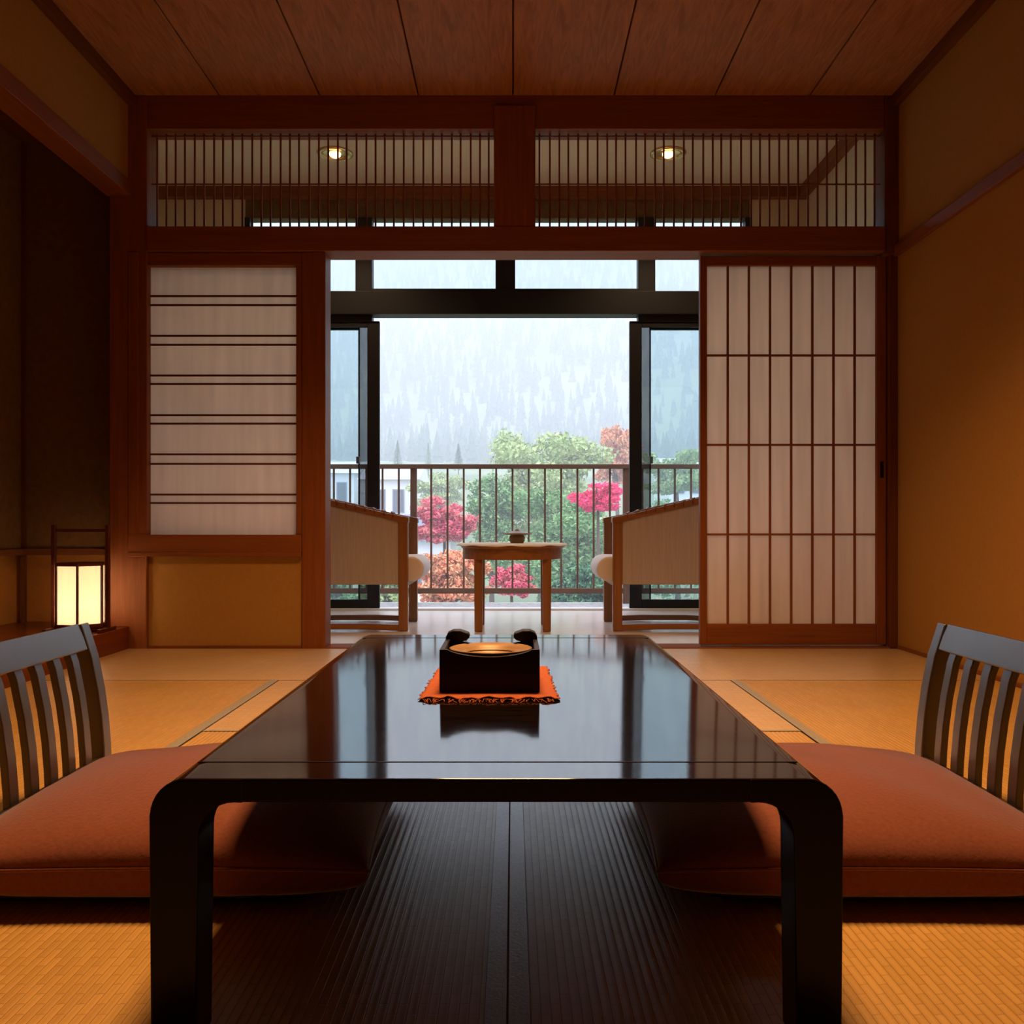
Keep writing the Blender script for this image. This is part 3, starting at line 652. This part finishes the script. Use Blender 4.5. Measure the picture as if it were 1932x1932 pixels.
MB().lathe([(0, .046), (.040, .046), (.088, .050), (.090, .053), (.050, .058), (.030, .068), (.012, .072), (.012, .078), (0, .080)], 40, (RX+.025, RY, RZ+.004)).build('lid', 'bowl_glaze', t, smooth=True)

# ------------------------------------------------------------------ outdoors
def gz(x, y):                                            # ground height
    if y < 12: z = -8.0
    elif y < 60: z = -8+(y-12)/48*10.5
    elif y < 140: z = 2.5+(y-60)/80*8.5
    else: z = 11+(y-140)*.50+ (y-140)**2*.0002
    return z + .6*math.sin(x*.06+y*.03)*(1 if y < 140 else 3) + (y-140)*.06*math.sin(x*.018+.8)*(y > 140)
ys = np.concatenate([np.linspace(7.8, 60, 30), np.linspace(64, 140, 20), np.linspace(146, 420, 60)]); xs_ = np.linspace(-1, 1, 61)
v = []; f = []
for j, y in enumerate(ys):
    for i, u in enumerate(xs_): x = u*(30+y*.75); v.append((x, y, gz(x, y)))
nx = len(xs_)
for j in range(len(ys)-1):
    for i in range(nx-1): f.append((j*nx+i, j*nx+i+1, (j+1)*nx+i+1, (j+1)*nx+i))
o = link('hillside', fast_mesh('hillside', np.array(v), np.array(f)), 'hill_ground', smooth=True); struct(o, 'misty wooded mountainside rising beyond the garden')

rng = np.random.default_rng(11)
def conifer_verts(h, r, tiers=5, n=7):
    V = []; F = []
    for t_ in range(tiers):
        z0 = h*(.08+.84*t_/tiers); z1 = min(h, z0+h*.34); rr = r*(1-t_/tiers*.86)
        b = len(V); V.append((0, 0, z1))
        for k in range(2*n):
            a = PI*k/n; q = rr*(1 if k % 2 == 0 else .62); V.append((q*math.cos(a), q*math.sin(a), z0-(h*.03 if k % 2 == 0 else 0)))
        for k in range(2*n): F.append((b, b+1+k, b+1+(k+1) % (2*n)))
    return np.array(V), np.array(F)
cv, cf = conifer_verts(1, .19, 4, 5)
VV = []; FF = []; base = 0; cnt = 0
for k in range(13000):
    y = 112+288*rng.random()**.9; x = (rng.random()*2-1)*(22+y*.62)
    if y > 420: continue
    h = 4.6*(.5+.8*rng.random()); sc = np.array([h*(.8+.5*rng.random()), h*(.8+.5*rng.random()), h]); a = rng.random()*6.28
    ca, sa = math.cos(a), math.sin(a); q = cv*sc; q = np.stack([q[:, 0]*ca-q[:, 1]*sa+x, q[:, 0]*sa+q[:, 1]*ca+y, q[:, 2]+gz(x, y)-.5], 1)
    VV.append(q); FF.append(cf+base); base += len(cv)
o = link('conifer_forest', fast_mesh('conifer_forest', np.vstack(VV), np.vstack(FF)), 'leaf_conifer', kind='stuff'); o['label'] = 'dense conifer forest fading into mist on the mountainside'; o['category'] = 'forest'

def foliage(lumps, n, size, seed, flat=.0):
    r = np.random.default_rng(seed); P = []; tot = sum(l[3]*l[4]*l[5] for l in lumps)
    for (cx_, cy_, cz, rx, ry, rz) in lumps:
        m_ = int(n*rx*ry*rz/tot); d = r.normal(size=(m_, 3)); d /= np.linalg.norm(d, axis=1)[:, None]
        rad = r.random(m_)[:, None]**.33*(.8+.35*r.random((m_, 1))); P.append(d*rad*np.array([rx, ry, rz])+np.array([cx_, cy_, cz]))
    P = np.vstack(P); m_ = len(P)
    a = r.normal(size=(m_, 3)); a[:, 2] *= (1-flat); a /= np.linalg.norm(a, axis=1)[:, None]
    b = r.normal(size=(m_, 3)); b[:, 2] *= (1-flat); b = np.cross(a, b); b /= np.linalg.norm(b, axis=1)[:, None]
    if flat: b[:, 2] *= .5
    s = size*(.5+r.random(m_))[:, None]; a = a*s; b = b*s*.6
    V = np.stack([P-a, P-b*.9, P+a, P+b], 1).reshape(-1, 3); F = np.arange(m_*4).reshape(-1, 4)
    return fast_mesh('crown', V, F)
def px(x, y, d): return ((x-968)/1700*d, d, .593+(990-y)/1700*d)
def tree(lab, cat, cxp, cyp, d, wpx, hpx, m_, n=5000, size=.09, lumps=9, seed=0, flat=.0, name='tree', group=None):
    X, Y, Z = px(cxp, cyp, d); rx = wpx/2/1700*d; rz = hpx/2/1700*d; g_ = gz(X, Y)
    t = tag(empty(name, (X, Y, g_)), lab, cat, group); r = random.Random(seed)
    L = [(0, 0, 0, rx*.5, rx*.45, rz*.5)]
    for k in range(lumps*3):
        a = r.uniform(0, 2*PI); e = r.uniform(-1, 1); q = r.uniform(.35, .85)*math.sqrt(1-e*e*.7)
        L.append((rx*q*math.cos(a), rx*q*math.sin(a), rz*.72*e+r.uniform(-.1, .1)*rz, rx*r.uniform(.16, .34), rx*r.uniform(.16, .34), rz*r.uniform(.10, .24)))
    me = foliage(L, int(n*1.7), size*.72, seed, flat); o = link('crown', me, m_, t); o.location = (X, Y, Z)
    o.matrix_parent_inverse = t.matrix_basis.inverted()
    mb = MB(); mb.tube([(X, Y, g_-.3), (X+.05*rx, Y, (g_+Z)/2), (X, Y, Z+rz*.3)], [.05+rx*.06, .04+rx*.045, .02], 8)
    mb.build('trunk', 'bark', t, smooth=True)
    mb = MB()
    for k in range(7):
        l_ = L[1+k % lumps]; mb.tube([(X, Y, Z-rz*.7), (X+l_[0]*.5, Y+l_[1]*.5, Z+l_[2]*.4-rz*.2), (X+l_[0], Y+l_[1], Z+l_[2])], [.03+rx*.02, .02+rx*.01, .008], 5)
    mb.build('branches', 'bark', t, smooth=True)
    return t
def conifer(lab, xp, ytop, ybot, d, wpx, seed, m_='leaf_dark'):
    X, Y, Z1 = px(xp, ytop, d); g_ = px(xp, ybot, d)[2]; h = Z1-g_; r0 = wpx/2/1700*d
    t = tag(empty('conifer', (X, Y, g_)), lab, 'tree'); r = np.random.default_rng(seed); V = []; F = []
    n = 0
    for k in range(1500):
        z = r.random()**.8; a = r.random()*6.283; rad = r0*(1-z)*(.35+.65*r.random()); L = r0*.20*(1-z*.5)
        p = np.array([rad*math.cos(a), rad*math.sin(a), z*h+h*.02]); dr = np.array([math.cos(a), math.sin(a), -.35])*L; sd = np.array([-math.sin(a), math.cos(a), 0])*L*.45
        V += [p-dr*.5, p+sd, p+dr, p-sd]; F.append((n, n+1, n+2, n+3)); n += 4
    o = link('crown', fast_mesh('crown', np.array(V), np.array(F)), m_, t); o.location = (X, Y, g_); o.matrix_parent_inverse = t.matrix_basis.inverted()
    MB().tube([(X, Y, g_-1.5), (X, Y, g_+h*.9)], [.03*h, .006*h], 7).build('trunk', 'bark', t, smooth=True)
    return t
tree('tall pale green bushy tree rising above the railing, left of the orange-topped one', 'tree', 1020, 920, 31, 300, 250, 'leaf_palegreen', 11000, .10, 12, 1)
tree('dark green broad tree filling the view behind the centre of the railing', 'tree', 1065, 1045, 23, 270, 290, 'leaf_green', 14000, .085, 14, 2, .4)
tree('crimson maple in front of the dark green tree, behind the railing', 'tree', 1128, 938, 18.5, 124, 62, 'leaf_red', 3500, .05, 8, 3, .5, 'maple_tree')
tree('salmon-orange tree top beside the dark door frame above the railing', 'tree', 1163, 862, 35, 100, 130, 'leaf_orange', 3600, .09, 9, 4, .0, 'maple_tree')
tree('pink-red maple behind the railing above the seat of the alcove-side armchair', 'tree', 838, 982, 20, 150, 100, 'leaf_pink', 5200, .06, 10, 5, .4, 'maple_tree')
tree('orange and yellow shrubby tree low behind the railing, left of the round table', 'tree', 848, 1100, 16.5, 170, 130, 'leaf_orange', 6000, .06, 11, 6, .2)
tree('yellow-green tree behind the pink maple, just under the top rail', 'tree', 830, 925, 41, 130, 80, 'leaf_palegreen', 4200, .09, 9, 7)
tree('mid green tree seen between the pink maple and the round table', 'tree', 925, 990, 26, 130, 220, 'leaf_green', 7000, .08, 10, 8, .3)
tree('small red maple low behind the legs of the round table', 'tree', 965, 1092, 15.2, 100, 80, 'leaf_pink', 3000, .05, 8, 9, .3, 'maple_tree')
tree('dark green shrub low beside the grid-screen armchair, behind the railing', 'tree', 1110, 1105, 16, 180, 120, 'leaf_dark', 6000, .06, 10, 10, .2)
tree('pale shrub low behind the railing beside the alcove-side armchair legs', 'tree', 735, 1095, 18, 150, 140, 'leaf_palegreen', 5000, .06, 10, 12, .1)
tree('pale green trees seen through the glass pane beside the grid paper screen', 'tree', 1275, 890, 38, 170, 100, 'leaf_palegreen', 5000, .10, 9, 13)
tree('mid green tree low behind the glass pane beside the grid paper screen', 'tree', 1275, 1020, 27, 190, 210, 'leaf_green', 7000, .08, 10, 14)
tree('mid green tree low behind the glass pane beside the banded paper window', 'tree', 640, 1065, 23, 170, 190, 'leaf_green', 7000, .08, 10, 15)
# undergrowth covering the garden slope
r_ = np.random.default_rng(21); LU = []
for k in range(170):
    y = 17+r_.random()*32; x = (r_.random()*2-1)*(5+y*.3); q = .9+r_.random()*1.1; 
    if min(math.hypot(x-hx, (y-hy)*.8) for hx, hy in ((-1.5, 31), (-5.8, 44), (-9, 48), (9, 50), (2.1, 31), (1.3, 23), (-2.3, 35))) < 3.2: continue
    if y < 22 and abs(x) < 4.6: continue
    LU.append((x, y, gz(x, y)+.3, q, q, q*.7))
o = link('undergrowth', foliage(LU, 26000, .11, 22), 'leaf_under', kind='stuff'); o['label'] = 'mixed low undergrowth on the garden slope beyond the balcony'; o['category'] = 'undergrowth'
conifer('small dark conifer beyond the railing, nearest the white building', 750, 832, 886, 62, 26, 1)
conifer('slim pale conifer beyond the railing, second from the white building', 808, 836, 888, 68, 20, 2, 'leaf_green')
conifer('dark twin-pointed conifer beyond the railing beside the pale green tree', 865, 838, 888, 64, 28, 3)

def house(lab, xp0, xp1, ytop, ybot, d, depth, roofm, nwin=3, rise=.8, seed=0):
    X0, Y, Z1 = px(xp0, ytop, d); X1, _, Z0 = px(xp1, ybot, d)
    t = tag(empty('house', ((X0+X1)/2, d, Z0)), lab, 'building')
    bx('wall', 'house_white', X0, X1, d, d+depth, Z0-3, Z1, t, 0)
    e = .35; ym = d+depth/2
    MB().prism([(d-e, Z1), (ym, Z1+rise), (d+depth+e, Z1)], 'x', X0-e, X1+e).build('roof', roofm, t)
    w_ = (X1-X0)/(nwin*2+1)
    for k in range(nwin):
        a = X0+w_*(2*k+1); f_ = bx('window_frame', 'house_roof', a-.05, a+w_+.05, d-.06, d+.02, Z1-1.55, Z1-.45, t, 0)
        bx('pane', 'house_window', a, a+w_, d-.08, d-.05, Z1-1.5, Z1-.5, f_, 0)
house('white two-window house behind the railing beside the dark balcony door', 690, 778, 905, 965, 42, 5, 'roof_pale', 2)
house('long white house seen through the glass pane beside the banded paper window', 560, 668, 893, 950, 46, 6, 'roof_pale', 3)
house('low grey-blue roofed house behind the pink maple', 770, 850, 1020, 1075, 30, 4, 'house_roof', 3, .9)
house('pale roofed white house seen through the pane beside the grid paper screen', 1262, 1330, 876, 905, 48, 5, 'roof_pale', 2, .5)

# mist lying over the valley
mm = bpy.data.materials.new('mist'); mm.use_nodes = True; nt = mm.node_tree; nt.nodes.clear()
o_ = nt.nodes.new('ShaderNodeOutputMaterial'); vs_ = nt.nodes.new('ShaderNodeVolumeScatter')
vs_.inputs['Color'].default_value = (.97, .985, 1, 1); vs_.inputs['Density'].default_value = .0064; vs_.inputs['Anisotropy'].default_value = .0
nt.links.new(vs_.outputs[0], o_.inputs['Volume']); M['mist'] = mm
o = bx('mist', 'mist', -260, 260, 9, 430, -30, 150, bevel=0, kind='stuff'); o['label'] = 'pale mist hanging over the valley and mountainside'; o['category'] = 'mist'
